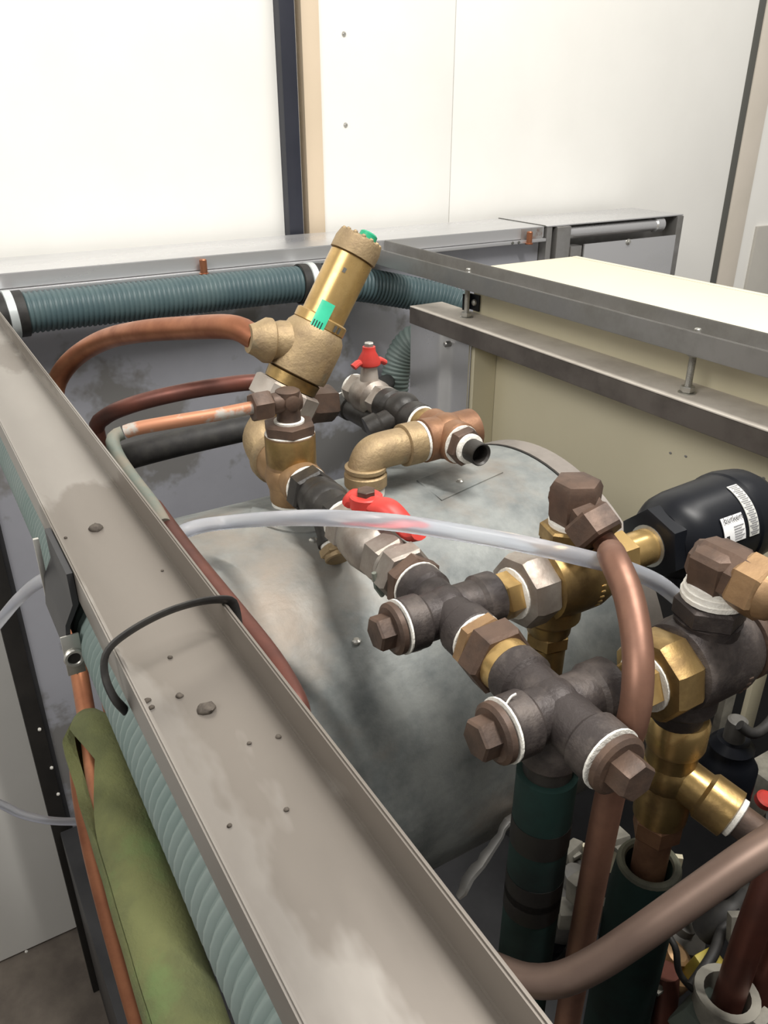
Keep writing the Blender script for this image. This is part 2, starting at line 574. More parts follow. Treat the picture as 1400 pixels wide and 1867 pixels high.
# support shelf below the right channel
t = thing('support_angle', 'dusty steel angle shelf fixed under the bolted channel', 'bracket', (.96, .8, -.41))
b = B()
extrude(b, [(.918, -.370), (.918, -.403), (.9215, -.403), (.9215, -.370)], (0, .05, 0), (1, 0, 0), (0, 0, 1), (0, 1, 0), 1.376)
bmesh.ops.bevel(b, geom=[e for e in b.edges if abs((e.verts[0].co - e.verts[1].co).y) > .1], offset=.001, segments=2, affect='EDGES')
part('front_flange', b, 'flange', t, 'steel front flange with painted shade')
b = B(); box(b, (.918, .05, -.3698), (.999, 1.426, -.3672), .0008); part('top_plate', b, 'shelf', t, 'dusty top plate with painted light')
t2 = thing('support_post', 'folded stainless upright holding the end of the angle shelf', 'post', (.94, 1.33, -1.62))
b = B()
extrude(b, [(.9205, 1.425), (.9205, 1.33), (.923, 1.315), (.932, 1.300), (.936, 1.285), (.936, 1.24), (.940, 1.24), (.940, 1.287), (.936, 1.303), (.927, 1.318), (.9245, 1.332), (.9245, 1.425)],
        (0, 0, -1.62), (1, 0, 0), (0, 1, 0), (0, 0, 1), 1.248)
part('folded_sheet', b, 'steel', t2, sharp=50)
b = B(); box(b, (.945, 1.232, -1.619), (.999, 1.245, -.372)); part('inner_flange', b, 'cream', t2)
b = B(); box(b, (.95, 1.41, -1.62), (.999, 1.425, -.372)); part('end_sheet', b, 'steeldk', t2)
c = at(810, 628, x=.9195)
b = B(); lathe(b, V(.9345, c.y, c.z), (-1, 0, 0), [(-.001, .006), (.013, .006), (.015, .004)], 12); part('screw', b, 'steeldk', t2)

# studs between shelf and channel
for k, (px, py, lab) in enumerate(((850, 578, 'zinc threaded stud with nuts near the black clip'), (1250, 728, 'zinc threaded stud with thick nuts far from the clip'))):
    c = at(px, py, z=-.368)
    c.x = .958 if k == 0 else .952
    c = V(c.x, at(px, py, z=-.368).y * c.x / at(px, py, z=-.368).x, -.368)
    t = thing('threaded_stud', lab, 'bolt', c)
    prof = []
    z = -.012
    while z < .088:
        prof += [(z, .0048), (z + .0006, .0053), (z + .0012, .0048)]
        z += .0014
    b = B(); lathe(b, c, (0, 0, 1), prof + [(.093, .0048), (.094, .004)], 12); part('rod', b, 'zinc', t)
    b = B(); lathe(b, c, (0, 0, 1), [(.0005, .013), (.002, .013)], 20); part('washer', b, 'zinc', t)
    b = B(); hexa(b, c, (0, 0, 1), .0022, .011, .0105); part('nut', b, 'zinc', t)
    b = B(); hexa(b, c, (0, 0, 1), .055, .0625, .0105); part('nut', b, 'zinc', t)
    b = B(); hexa(b, c, (0, 0, 1), -.012, -.004, .0105); part('nut', b, 'zinc', t)
    b = B(); hexa(b, c, (0, 0, 1), .0725, .081, .0105); part('nut', b, 'zinc', t)
# black clip behind the first stud
c = at(866, 551, x=.9985)
t = thing('black_clip', 'small black angle clip with screw on cream box side', 'clip', c)
b = B(); box(b, c + V(-.003, -.016, -.016), c + V(.0005, .016, .016), .001); part('plate', b, 'blackplastic', t)
b = B(); box(b, c + V(-.02, .012, -.016), c + V(-.003, .016, .016), .001); part('tab', b, 'blackplastic', t)
b = B(); lathe(b, c + V(-.003, -.002, 0), (-1, 0, 0), [(0, .007), (.003, .006), (.005, .003)], 12); part('screw', b, 'zinc', t)

# ================================================================ BOILER (a drum lying along x)
DY, DZ, DR = .69, -.61, .233


def drum_z(y):
    return DZ + math.sqrt(max(DR * DR - (y - DY) ** 2, 0))


t = thing('boiler_drum', 'lying boiler drum in stained galvanised jacket with end band', 'boiler', (.40, DY, DZ - DR))
b = B(); lathe(b, (.15, DY, DZ), (1, 0, 0), [(0, DR - .004), (.004, DR), (.467, DR), (.469, DR - .001)], 96); part('jacket', b, 'galv', t)
b = B(); lathe(b, (.6205, DY, DZ), (1, 0, 0), [(0, DR - .002), (.0005, DR + .0012), (.028, DR + .0012), (.031, DR - .004), (.034, DR - .03), (.040, .10), (.042, .0)], 96)
part('end_band', b, 'capband', t, 'grey brown end cap')
b = B(); lathe(b, (.6185, DY, DZ), (1, 0, 0), [(0, DR - .003), (.0002, DR + .0006), (.0018, DR + .0006), (.002, DR - .003)], 96); part('seam_line', b, 'postblack', t)
# round cover plates where the pipes enter
for (x, y, r) in ((.317, .70, .052),):
    b = B()
    n = 40
    top = []
    for rr in (0, r):
        top.append([b.verts.new((x + rr * math.cos(2 * math.pi * k / n), y + rr * math.sin(2 * math.pi * k / n), drum_z(y + rr * math.sin(2 * math.pi * k / n)) + .0022)) for k in range(n)])
    low = [b.verts.new((v.co.x, v.co.y, v.co.z - .004)) for v in top[1]]
    for k in range(n):
        b.faces.new((top[0][k], top[1][k], top[1][(k + 1) % n], top[0][(k + 1) % n]))
        b.faces.new((top[1][k], low[k], low[(k + 1) % n], top[1][(k + 1) % n]))
    bmesh.ops.remove_doubles(b, verts=b.verts, dist=1e-6)
    part('cover_plate', b, 'galv', t)
for px, py in ((571, 984), (838, 884), (648, 1077)):
    r_ = at(px, py, z=-.382)
    b = B(); lathe(b, (r_.x, r_.y, drum_z(r_.y) - .001), (0, 0, 1), [(0, .0045), (.002, .0045), (.0035, .0025)], 10); part('screw', b, 'zinc', t)
# lap joint of the jacket sheet near the stub pipe
b = B()
for (x0, y0, x1, y1) in ((.46, .645, .56, .665),):
    n = 10
    rows = []
    for k in range(n + 1):
        x = x0 + (x1 - x0) * k / n
        y = y0 + (y1 - y0) * k / n
        rows.append([b.verts.new((x, y + dy, drum_z(y + dy) + dz)) for dy, dz in ((0, -.001), (0, .0014), (.05, .0012), (.05, -.001))])
    for r0, r1 in zip(rows, rows[1:]):
        for j in range(3):
            b.faces.new((r0[j], r0[j + 1], r1[j + 1], r1[j]))
part('patch_sheet', b, 'galv', t)
# crumpled foil edge at the drum's underside
b = B()
pts = [at(px, py, y=yy) for px, py, yy in ((948, 1478, .452), (925, 1500, .448), (905, 1535, .447), (880, 1570, .448), (850, 1608, .45), (835, 1640, .45))]
pth = resample(spline(pts, 8), .009)
rnd = random.Random(3)
sweep(b, [p + V(rnd.uniform(-.001, .001), rnd.uniform(-.001, .001), rnd.uniform(-.001, .001)) for p in pth], lambda i: .003 + .004 * rnd.random(), 7, rx=.4)
part('foil_edge', b, 'steeldk', t, 'crumpled bright foil edge')

# ================================================================ MAIN PIPE RUN
ZR = -.343
RA, RB = V(.3165, .72, ZR), V(.302, .292, ZR)
UY = (RA - RB).normalized()          # towards the rear
UX = V(UY.y, -UY.x, 0)               # to the right
UZ = V(0, 0, 1)


def run(y):
    k = (y - RB.y) / (RA.y - RB.y)
    return RB.lerp(RA, k)


def arm(b, c, d, r, L, collar=1.12, cl=.016, seg=28):
    lathe(b, c, d, [(0, r), (L - cl - .003, r), (L - cl, r * collar), (L - .0015, r * collar), (L, r * collar * .95)], seg)


def plug(c, d, r, parent, mat='brownfit', hl=.014):
    """hexagon plug with tape ring"""
    tape(c, d, r * 1.03, .0022, parent)
    b = B()
    lathe(b, Vector(c) + Vector(d) * .003, d, [(0, r * .88), (.001, r * .98), (.005, r * .97), (.007, r * .84)], 28)
    p = part('plug', b, mat, parent, 'brown hexagon plug')
    b = B(); hexa(b, Vector(c) + Vector(d) * .008, d, 0, hl, r * .66, .3); part('plug_head', b, mat, p)


# --- bronze tee on the drum
c = run(.715)
t = thing('pipe_tee', 'tan bronze tee standing on drum below the leaning safety valve', 'tee', V(c.x, c.y, drum_z(c.y)))
b = B()
lathe(b, V(c.x, c.y, drum_z(c.y) + .006), UZ, [(0, .0235), (.002, .0245), (.014, .0245), (.018, .026), (.075, .026)], 32)
lathe(b, c + UY * .03, -UY, [(0, .022), (.056, .0225), (.060, .0235), (.0665, .0235), (.067, .022)], 32)
lathe(b, c - UY * .012, UY, [(0, .024), (.03, .0235), (.033, .025), (.05, .025), (.051, .023)], 32)
ball(b, c, .0285, 3, (1, 1, .95))
part('body', b, 'bronze', t)
b = B(); lathe(b, c + UZ * .012, UZ, [(0, .0255), (.003, .0262), (.032, .0262), (.034, .025)], 32); part('top_socket', b, 'brass', t)
tape(V(c.x, c.y, drum_z(c.y) + .001), UZ, .0232, .006, t)
tape(c - UY * .0365, -UY, .0225, .004, t)
tape(c + UZ * .0455, UZ, .0255, .0015, t)
b = B(); hexa(b, c, UZ, .0465, .058, .0275, .2); bush = part('bushing', b, 'brownfit', t, 'brown hexagon bushing')
tape(c + UZ * .0575, UZ, .0155, .003, bush)
TEETOP = c + UZ * .06

# --- small elbow with compression nut on the tee
t = thing('compression_elbow', 'small brown compression elbow on top of the bronze tee', 'elbow', TEETOP)
b = B(); lathe(b, TEETOP, UZ, [(0, .0125), (.014, .0118), (.022, .0125), (.031, .0125), (.0325, .010)], 20)
lathe(b, TEETOP + UZ * .02 + V(.012, 0, 0), V(-1, 0, 0), [(0, .0105), (.002, .0115), (.028, .0105), (.03, .010)], 20)
lathe(b, TEETOP + UZ * .021, -UY, [(0, .008), (.0135, .008), (.0145, .006)], 16)
part('body', b, 'brownfit', t)
b = B(); hexa(b, TEETOP + UZ * .02, V(-1, 0, 0), .0195, .039, .0155, .4); part('nut', b, 'brownfit', t)
NUTL = TEETOP + UZ * .02 + V(-.038, 0, 0)

# --- elbow behind the tee, carrying the safety valve
E1 = V(.3215, .795, -.328)
SD = V(.53, 0.0, .848).normalized()
t = thing('pipe_elbow', 'dull brass elbow between bronze tee and safety valve', 'elbow', E1 - V(0, 0, .025))
b = B()
arc = [c + UY * .038, c + UY * .055, E1 - UY * .006 + V(-.004, 0, -.002), E1 + SD * .012, E1 + SD * .036]
sweep(b, spline(arc, 8), .0235, 26)
lathe(b, c + UY * .0385, UY, [(0, .025), (.002, .0275), (.014, .0275), (.016, .025)], 28)
part('body', b, 'brassdull', t)
b = B(); lathe(b, E1 + SD * .028, SD, [(0, .024), (.001, .0265), (.009, .0265), (.01, .024)], 28); part('end_ring', b, 'brass', t)

# --- safety valve, leaning
t = thing('safety_valve', 'tall brass safety valve leaning over with green sticker and cap', 'safety valve', E1 + SD * .04)
b = B(); hexa(b, E1, SD, .037, .062, .0385, .12, .1); hx = part('hex_base', b, 'nickelpale', t, 'pale grey hexagon base')
b = B(); lathe(b, E1, SD, [(.062, .026), (.063, .030), (.075, .031), (.076, .029)], 32); part('inlet_ring', b, 'brass', t)
b = B(); lathe(b, E1, SD, [(.0765, .029), (.078, .0345), (.083, .0352), (.118, .0352), (.128, .033), (.134, .029)], 36)
OUT0 = E1 + SD * .113
OUTD = V(-1, .10, .20).normalized()
lathe(b, OUT0, OUTD, [(.0, .024), (.036, .0225), (.042, .0205), (.048, .0205)], 28)
part('body', b, 'brassdull', t)
b = B(); lathe(b, OUT0, OUTD, [(.044, .0215), (.046, .024), (.052, .024), (.062, .018), (.070, .015)], 28); part('outlet_collar', b, 'brassdull', t, 'greenish tarnished outlet collar')
b = B(); lathe(b, E1, SD, [(.1335, .028), (.135, .0295), (.1445, .0295), (.146, .0275)], 36); part('middle_ring', b, 'brassbright', t)
b = B(); lathe(b, E1, SD, [(.1455, .0245), (.148, .0245), (.216, .0245), (.217, .0235)], 36); part('spring_housing', b, 'brassbright', t)
b = B(); lathe(b, E1, SD, [(.2175, .0238), (.218, .0262), (.231, .0262), (.238, .0245), (.2395, .022)], 36)
cap = part('cap', b, 'brassdull', t)
for k in range(14):
    a = k * 2 * math.pi / 14
    u, w, d = frame(SD)
    p = E1 + SD * .2385 + (u * math.cos(a) + w * math.sin(a)) * .0215
    b = B(); ball(b, p, .0034, 1); part('crown_lug', b, 'brassdull', cap)
b = B(); lathe(b, E1 + V(.006, 0, -.003), SD, [(.238, .0105), (.2465, .010), (.248, .008)], 16); part('seal_plug', b, 'greencap', cap, 'green plastic seal plug')
b = B()
for s in (-1, 1):
    u = V(0, 1, 0)
TOCAM = -(E1 + SD * .13)
wrap_patch(b, E1, SD, TOCAM, .0302, -.30, .22, .122, .161)
stk = part('sticker', b, 'sticker', t, 'green inspection sticker')
for k in range(4):
    b = B(); wrap_patch(b, E1, SD, TOCAM, .0307, -.24 + k * .10, -.205 + k * .10, .124, .139, 3); part('print_line', b, 'ink', stk)
for a in (.55, .75):
    b = B(); wrap_patch(b, E1, SD, TOCAM, .0302, a, a + .12, .136, .143, 3); part('slot', b, 'seam', t)
b = B(); wrap_patch(b, E1, SD, TOCAM, .0249, -.12, .02, .196, .201, 3); part('dark_spot', b, 'seam', t)

# --- copper pipes at the rear left
def pipe(name, pts, r, mat, label, cat='pipe', n=12, seg=18, group=None):
    b = B()
    sweep(b, resample(spline(pts, n), r * .8), r, seg)
    return solo(name, b, mat, label, cat, group=group, sharp=60)


o0 = OUT0 + OUTD * .060
pipe('copper_pipe', [o0, at(425, 597, y=.835), at(340, 598, y=.92), at(260, 604, y=1.0), at(195, 618, y=1.09), at(145, 645, y=1.15), at(112, 680, y=1.175), at(99, 720, y=1.18), at(106, 790, y=1.18), V(at(106, 790, y=1.18).x, 1.18, -.7), V(at(106, 790, y=1.18).x, 1.18, -1.62)], .0135, 'copper',
     'thick copper discharge pipe bending from safety valve outlet')
pb = pipe('copper_pipe', [at(590, 733, y=.87), at(545, 715, y=.872), at(480, 697, y=.875), at(390, 705, y=.895), at(300, 722, y=.92), at(232, 741, y=.95), at(192, 760, y=.985), at(176, 785, y=1.0), V(at(180, 800, y=1.0).x, 1.0, -.42), V(at(180, 800, y=1.0).x, 1.0, -1.0), V(at(180, 800, y=1.0).x, 1.0, -1.62)], .0098, 'copperdk',
          'dark brown copper pipe between the two other rear pipes')
c = at(592, 738, y=.87)
b = B(); hexa(b, c + V(-.022, 0, .004), V(1, 0, -.1), 0, .034, .0235, .2); solo('compression_nut', b, 'brownfit', 'brown hexagon nut behind safety valve base', 'nut')
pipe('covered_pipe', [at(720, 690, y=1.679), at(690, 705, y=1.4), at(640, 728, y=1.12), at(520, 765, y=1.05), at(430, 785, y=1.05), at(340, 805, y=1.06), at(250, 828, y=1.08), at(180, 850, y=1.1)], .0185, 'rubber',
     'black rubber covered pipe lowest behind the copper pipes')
q = at(215, 797, y=.745)
pipe('copper_tube', [NUTL + V(.004, 0, 0), at(400, 755, y=.722), at(310, 770, y=.73), at(250, 781, y=.738), at(222, 790, y=.743)], .0066, 'copperpat', 'thin limed copper tube entering the compression elbow')
pipe('copper_tube', [at(224, 789, y=.743), at(209, 796, y=.743), at(206, 810, y=.735), at(218, 838, y=.72), at(245, 878, x=.143), at(275, 918, x=.143), at(300, 960, x=.143)], .0066, 'verdigris', 'thin green patinated tube bend along the dusty channel')
pipe('copper_tube', [at(280, 925, x=.146), at(332, 997, x=.147), at(385, 1064, x=.148), at(438, 1130, x=.149), at(488, 1195, x=.1495), at(522, 1250, x=.1485), at(543, 1300, x=.146), at(550, 1380, x=.143)], .0078, 'copperdk',
     'dark brown tube running under the inner edge of dusty channel')

# --- strainer
c = run(.665)
t = thing('y_strainer', 'black painted strainer with brass capped leg after the bronze tee', 'strainer', run(.62) - V(0, 0, .03))
b = B()
hexa(b, run(.676), -UY, 0, .022, .0255, .3)
lathe(b, run(.655), -UY, [(0, .021), (.01, .0225), (.03, .021), (.05, .018), (.062, .019)], 28)
ball(b, run(.632), .0235, 3)
LEG = (-UY * .74 - UZ * .60 - UX * .10).normalized()
hexa(b, run(.606), -UY, 0, .015, .022, .3)
part('body', b, 'ironblack', t)
b = B(); lathe(b, run(.640), LEG, [(0, .015), (.035, .0145), (.040, .0165), (.046, .0165)], 24); lg = part('screen_leg', b, 'ironblack', t)
tape(run(.640) + LEG * .0455, LEG, .014, .004, lg)
b = B(); hexa(b, run(.640) + LEG * .049, LEG, 0, .009, .0165, .2)
lathe(b, run(.640) + LEG * .049, LEG, [(.008, .0135), (.013, .0135), (.014, .012)], 20)
part('leg_cap', b, 'brassdull', lg, 'brass cap')
tape(run(.5925), -UY, .0215, .003, t)

# --- ball valve with red lever
t = thing('ball_valve', 'dirty nickel ball valve with red lever under the clear tube', 'valve', run(.545) - V(0, 0, .025))
b = B()
hexa(b, run(.590), -UY, 0, .024, .0245, .35)
lathe(b, run(.569), -UY, [(0, .0195), (.008, .024), (.028, .0255), (.045, .0235), (.05, .0195)], 28)
hexa(b, run(.521), -UY, 0, .024, .024, .3)
part('body', b, 'nickel', t)
ST = run(.548)
b = B(); lathe(b, ST, UZ, [(.018, .010), (.033, .0095), (.034, .0065), (.046, .0065), (.048, .005)], 16); part('stem', b, 'nickel', t)
b = B(); hexa(b, ST, UZ, .044, .050, .0085); part('stem_nut', b, 'brownfit', t)
LV = (at(768, 975, z=-.318) - (ST + UZ * .035))
top = ST + UZ * .039
b = B()
path = [top - LV.normalized() * .016 - UZ * .008, top - LV.normalized() * .012 - UZ * .002, top, top + LV.normalized() * .012 + UZ * .001, top + LV * .45 + UZ * .004, top + LV * .8 - UZ * .006, top + LV]
sweep(b, resample(spline(path, 8), .003), .0112, 14, rx=.7)
lathe(b, top - UZ * .006, UZ, [(0, .0135), (.001, .0145), (.011, .0145), (.012, .013)], 20)
part('lever', b, 'red', t, 'red coated lever')

# --- union between ball valve and first cross
t = thing('pipe_union', 'tarnished nickel and brown union between ball valve and cross', 'union', run(.48) - V(0, 0, .025))
b = B(); lathe(b, run(.4985), -UY, [(0, .019), (.001, .021), (.005, .021), (.006, .019)], 28); part('ring', b, 'nickel', t)
b = B(); hexa(b, run(.492), -UY, 0, .018, .0265, .1); part('nut', b, 'nickel', t)
b = B(); hexa(b, run(.474), -UY, 0, .013, .0245, .5); part('tail_hex', b, 'brownfit', t)
tape(run(.4615), -UY, .0215, .0025, t)
# a green weep stain of dried sealant
b = B()
p0 = run(.487) - UX * .0255
sweep(b, [p0 + UZ * .006, p0 - UZ * .008 + UX * .002, p0 - UZ * .018 + UX * .008], .0022, 6); part('sealant_bead', b, 'verdigris', t, 'greenish sealant bead')

# --- crosses
def cross(y, label, L):
    c = run(y)
    t = thing('pipe_cross', label, 'cross', c - V(0, 0, .022))
    b = B()
    for d, l in zip((UY, -UY, UX, -UX), L):
        if l:
            arm(b, c, d, .0182, l, 1.15)
    ball(b, c, .0205, 3)
    part('body', b, 'iron', t)
    return t, c


t, c1 = cross(.4185, 'dark iron pipe cross with plug over the drum middle', (.042, .040, .045, .040))
plug(c1 - UX * .040, -UX, .0205, t)
b = B(); sweep(b, spline([c1 - UX * .0405 - UZ * .018, c1 - UX * .034 - UZ * .0225 - UY * .004, c1 - UX * .026 - UZ * .022 - UY * .006, c1 - UX * .022 - UZ * .0215 - UY * .004], 5), .0008, 5); part('tape_strand', b, 'ptfe', t)
# union 2
t = thing('pipe_union', 'brown hexagon union with brass tail between the two crosses', 'union', run(.355) - V(0, 0, .025))
tape(run(.379), -UY, .0205, .003, t)
b = B(); hexa(b, run(.3765), -UY, 0, .011, .0235, .25); part('tail_hex', b, 'bronze', t, 'brass hexagon tail')
b = B(); hexa(b, run(.3655), -UY, 0, .020, .0265, .05); part('nut', b, 'brownfit', t)
b = B(); lathe(b, run(.347), -UY, [(0, .020), (.012, .0195)], 28); part('tail', b, 'brassbright', t, 'bright brass tail')
t, c2 = cross(.2915, 'dark iron pipe cross with two plugs above green insulated riser', (.045, .050, .046, .040))
plug(c2 - UX * .040, -UX, .0205, t)
plug(c2 - UY * .050, -UY, .0205, t, hl=.016)
b = B(); arm(b, c2, -UZ, .0188, .040, 1.08); part('lower_arm', b, 'iron', t)
b = B(); sweep(b, spline([c2 - UX * .0405 + UZ * .019, c2 - UX * .037 + UZ * .024, c2 - UX * .033 + UZ * .025], 5), .0008, 5); part('tape_strand', b, 'ptfe', t)

# insulated riser under the second cross
c = c2 - UZ * .042
t = thing('insulated_riser', 'dark green foam insulated vertical pipe under the double plugged cross', 'pipe', V(c.x, c.y, -1.62))
b = B(); lathe(b, c, -UZ, [(0, .0165), (.03, .0165)], 24); part('pipe_end', b, 'ironblack', t)
b = B(); lathe(b, c - UZ * .010, -UZ, [(0, .018), (.001, .0205), (.45, .0205), (1.22, .0205)], 28); part('foam_sleeve', b, 'foamdk', t)
for z in (.052, .105, .12, .27, .33):
    b = B(); lathe(b, c - UZ * z, -UZ, [(0, .0208), (.022, .0208)], 28); part('tape_band', b, 'postblack', t)

# ================================================================ ACTUATED VALVES
def actuated_valve(y, x0, name, label, upper_mats, act):
    """body lies along +x from the cross arm"""
    z = ZR - .006
    PX_ = .062
    c = V(x0, y, z)
    X = V(1, 0, 0)
    bm_, colm, nm = upper_mats
    t = thing('actuated_valve', label, 'valve', c + V(.06, 0, -.05))
    b = B(); hexa(b, c, X, -.010, .008, .0195, .1); part('nipple_hex', b, 'brassbright', t, 'brass hexagon nipple')
    tape(c + X * .005, X, .0215, .004, t)
    b = B()
    lathe(b, c, X, [(.007, .024), (.009, .0295), (.014, .0315), (.030, .0315), (.034, .0295)], 8, .2)
    part('union_nut', b, colm, t)
    b = B()
    lathe(b, c, X, [(.033, .026), (.036, .0315), (.050, .0335), (.082, .0335), (.094, .030), (.106, .0235), (.116, .019)], 36)
    lathe(b, c + V(PX_, 0, 0), UZ, [(0, .023), (.030, .0225), (.034, .0235)], 28)
    lathe(b, c + V(.050, 0, -.004), -UZ, [(0, .026), (.030, .0255), (.036, .0195), (.046, .0185), (.048, .017)], 28)
    part('body', b, bm_, t)
    b = B(); hexa(b, c + V(PX_, 0, 0), UZ, .033, .048, .0245, .25); part('port_hex', b, bm_, t)
    b = B(); hexa(b, c, X, .112, .132, .0225, .3); part('bonnet_nut', b, nm, t)
    b = B(); lathe(b, c, X, [(.131, .0165), (.165, .0165)], 28); part('bonnet_tube', b, nm, t)
    return t, c


t, a1 = actuated_valve(.42, .366, 'a', 'brass valve with black domed actuator beside the cream box', ('brass', 'nickel', 'brassbright'), True)
X = V(1, 0, 0)
# cast marks on the body
for k in range(5):
    b = B(); ball(b, a1 + V(.074, -.0332 * math.cos(-.1 + k * .16), -.0332 * math.sin(-.1 + k * .16)), .002, 1, (1.6, .6, .8)); part('cast_mark', b, 'brassbright', t)
b = B(); hexa(b, a1, X, .160, .178, .034, .3, .08)
lathe(b, a1, X, [(.174, .030), (.180, .036), (.189, .0405), (.202, .0425), (.256, .0445), (.258, .046), (.266, .0465), (.270, .046), (.286, .044), (.298, .038), (.306, .026), (.309, .012)], 44)
act = part('actuator', b, 'blackplastic', t, 'black domed plastic actuator')
b = B(); lathe(b, a1, X, [(.1585, .0165), (.1590, .0195), (.162, .0195)], 28); part('steel_ring', b, 'zinc', act)
b = B(); lathe(b, a1 + V(.19, -.008, -.02), V(0, -.35, -1), [(0, .012), (.026, .011), (.034, .0095), (.037, .008)], 18); part('air_port', b, 'blackplastic', act)
TC = -(a1 + V(.24, 0, 0))
b = B(); wrap_patch(b, a1, X, TC, .0446, -.02, .52, .207, .2345, 10); lb = part('rating_label', b, 'label', act, 'white maker label')
b = wrap_text('bürkert', .0082, a1, X, TC, .0460, .10, .2085, 1); part('maker_name', b, 'ink', lb)
for k in range(6):
    b = B(); wrap_patch(b, a1, X, TC, .0453, .20 + k * .05, .218 + k * .05, .220, .2325 - .003 * (k % 2), 2); part('print_line', b, 'inkgrey', lb)
b = B(); wrap_patch(b, a1, X, TC, .0453, .35, .43, .209, .2125, 2); part('print_line', b, 'ink', lb)
b = B(); wrap_patch(b, a1, X, TC, .0450, -.62, .52, .2395, .2525, 22); lb2 = part('curved_label', b, 'labelgrey', act, 'grey curved label strip')
for k in range(26):
    a = -.59 + k * .042
    b = B(); wrap_patch(b, a1, X, TC, .0454, a, a + .022, .2405 + .0015 * (k % 3), .2515 - .002 * (k % 2), 2); part('print_line', b, 'inkgrey', lb2)

# lower brass leg of valve one
c = a1 + V(.050, 0, -.052)
b = B(); hexa(b, c, -UZ, -.002, .012, .0195, .2)
lathe(b, c, -UZ, [(.012, .0165), (.045, .016)], 24)
solo('brass_nipple', b, 'brass', 'brass nipple leaving the underside of the domed actuator valve', 'nipple')

# elbow on valve one, outlet towards the front
e = a1 + V(.064, 0, .048)
t = thing('compression_elbow', 'brown compression elbow on top of domed actuator valve', 'elbow', e)
tape(e - UZ * .001, UZ, .0195, .005, t)
OD = V(.12, -1, -.68).normalized()
b = B(); lathe(b, e + UZ * .003, UZ, [(0, .0185), (.006, .0205), (.030, .0215), (.0355, .0185), (.037, .014)], 6, .55)
lathe(b, e + UZ * .019, OD, [(-.018, .013), (-.014, .017), (.010, .0185), (.018, .0175)], 8, .3)
part('body', b, 'brownfit', t)
b = B(); hexa(b, e + UZ * .019, OD, .014, .036, .0225, .3); part('nut', b, 'brownfit', t)
n1 = e + UZ * .019 + OD * .034
pv = at(1152, 1318, y=.253)
pipe('copper_pipe', [n1 - OD * .004, n1 + OD * .014, at(1116, 1014, y=.328), at(1144, 1080, y=.298), at(1160, 1160, y=.275), at(1163, 1240, y=.259), pv, V(pv.x - .004, pv.y + .004, pv.z - .06), V(pv.x - .006, pv.y + .006, -.6), V(pv.x - .008, pv.y + .006, -.9), V(pv.x - .01, pv.y + .006, -1.6)], .0098, 'copperbrown',
     'brown copper pipe arching down from compression elbow past the crosses')

# --- second valve
t, a2 = actuated_valve(.2865, .372, 'b', 'dark tarnished valve with brass nut beside double plugged cross', ('iron', 'brass', 'iron'), False)
b = B(); lathe(b, a2, X, [(.096, .026), (.098, .031), (.104, .031), (.106, .028), (.110, .031), (.116, .031), (.118, .026)], 32); part('bonnet_rings', b, 'brownfit', t)
for k in range(4):
    b = B(); ball(b, a2 + V(.076, -.0332 * math.cos(.1 + k * .16), -.0332 * math.sin(.1 + k * .16)), .002, 1, (1.6, .6, .8)); part('cast_mark', b, 'brownfit', t)
b = B(); lathe(b, a2, X, [(.160, .03), (.178, .036), (.205, .0435), (.262, .0458), (.272, .048), (.300, .047), (.330, .030)], 40); part('actuator', b, 'blackplastic', t, 'black plastic actuator')
e = a2 + V(.064, 0, .048)
t = thing('compression_elbow', 'brown compression elbow on thick white tape above dark valve', 'elbow', e)
for k in range(3):
    tape(e + UZ * (.0005 + k * .0042), UZ, .0225 - .0012 * k, .0048, t)
OD2 = V(.06, -1, -.05).normalized()
b = B(); lathe(b, e + UZ * .011, UZ, [(0, .0195), (.003, .0215), (.022, .0225), (.0265, .0195), (.029, .014)], 6, .55)
lathe(b, e + UZ * .024, OD2, [(-.018, .014), (-.013, .018), (.010, .0195), (.024, .0185)], 8, .3)
part('body', b, 'brownfit', t)
b = B(); hexa(b, e + UZ * .024, OD2, .016, .036, .0215, .3)
lathe(b, e + UZ * .024, OD2, [(.036, .0185), (.042, .0165), (.046, .0125)], 22)
part('nut', b, 'bronze', t)
n2 = e + UZ * .024 + OD2 * .044
pipe('copper_pipe', [n2 - OD2 * .004, n2 + OD2 * .02, n2 + OD2 * .045 + X * .006 - UZ * .002, n2 + OD2 * .065 + X * .03 - UZ * .012, n2 + OD2 * .068 + X * .09 - UZ * .05, n2 + OD2 * .068 + X * .13 - UZ * .2, n2 + OD2 * .068 + X * .135 - UZ * 1.29], .0105, 'copper', 'copper pipe leaving the thickly taped compression elbow')

# brass tee under valve two
c = a2 + V(.054, 0, -.052)
t = thing('pipe_tee', 'brass tee hanging under dark valve with taped grey branch', 'tee', c - UZ * .12)
b = B(); lathe(b, c, -UZ, [(-.002, .0205), (.002, .0225), (.022, .0225), (.026, .021)], 28); part('collar', b, 'brassbright', t)
b = B(); lathe(b, c, -UZ, [(.024, .019), (.07, .019), (.075, .0215), (.098, .0205), (.102, .017)], 28)
ball(b, c - UZ * .052, .022, 3)
BD = V(.28, -.80, -.25).normalized()
lathe(b, c - UZ * .050, BD, [(0, .017), (.028, .0165), (.031, .0195), (.052, .0195), (.053, .017)], 26)
part('body', b, 'brass', t)
tape(c - UZ * .050 + BD * .0525, BD, .0155, .005, t)
b = B(); lathe(b, c - UZ * .050, BD, [(.057, .0125), (.085, .0125), (.088, .015), (.105, .015), (.12, .012), (.16, .012)], 20); part('branch_pipe', b, 'brownfit', t)
b = B(); hexa(b, c, -UZ, .100, .120, .0195, .2)
lathe(b, c, -UZ, [(.118, .014), (.22, .014)], 20); part('lower_nipple', b, 'bronzered', t)
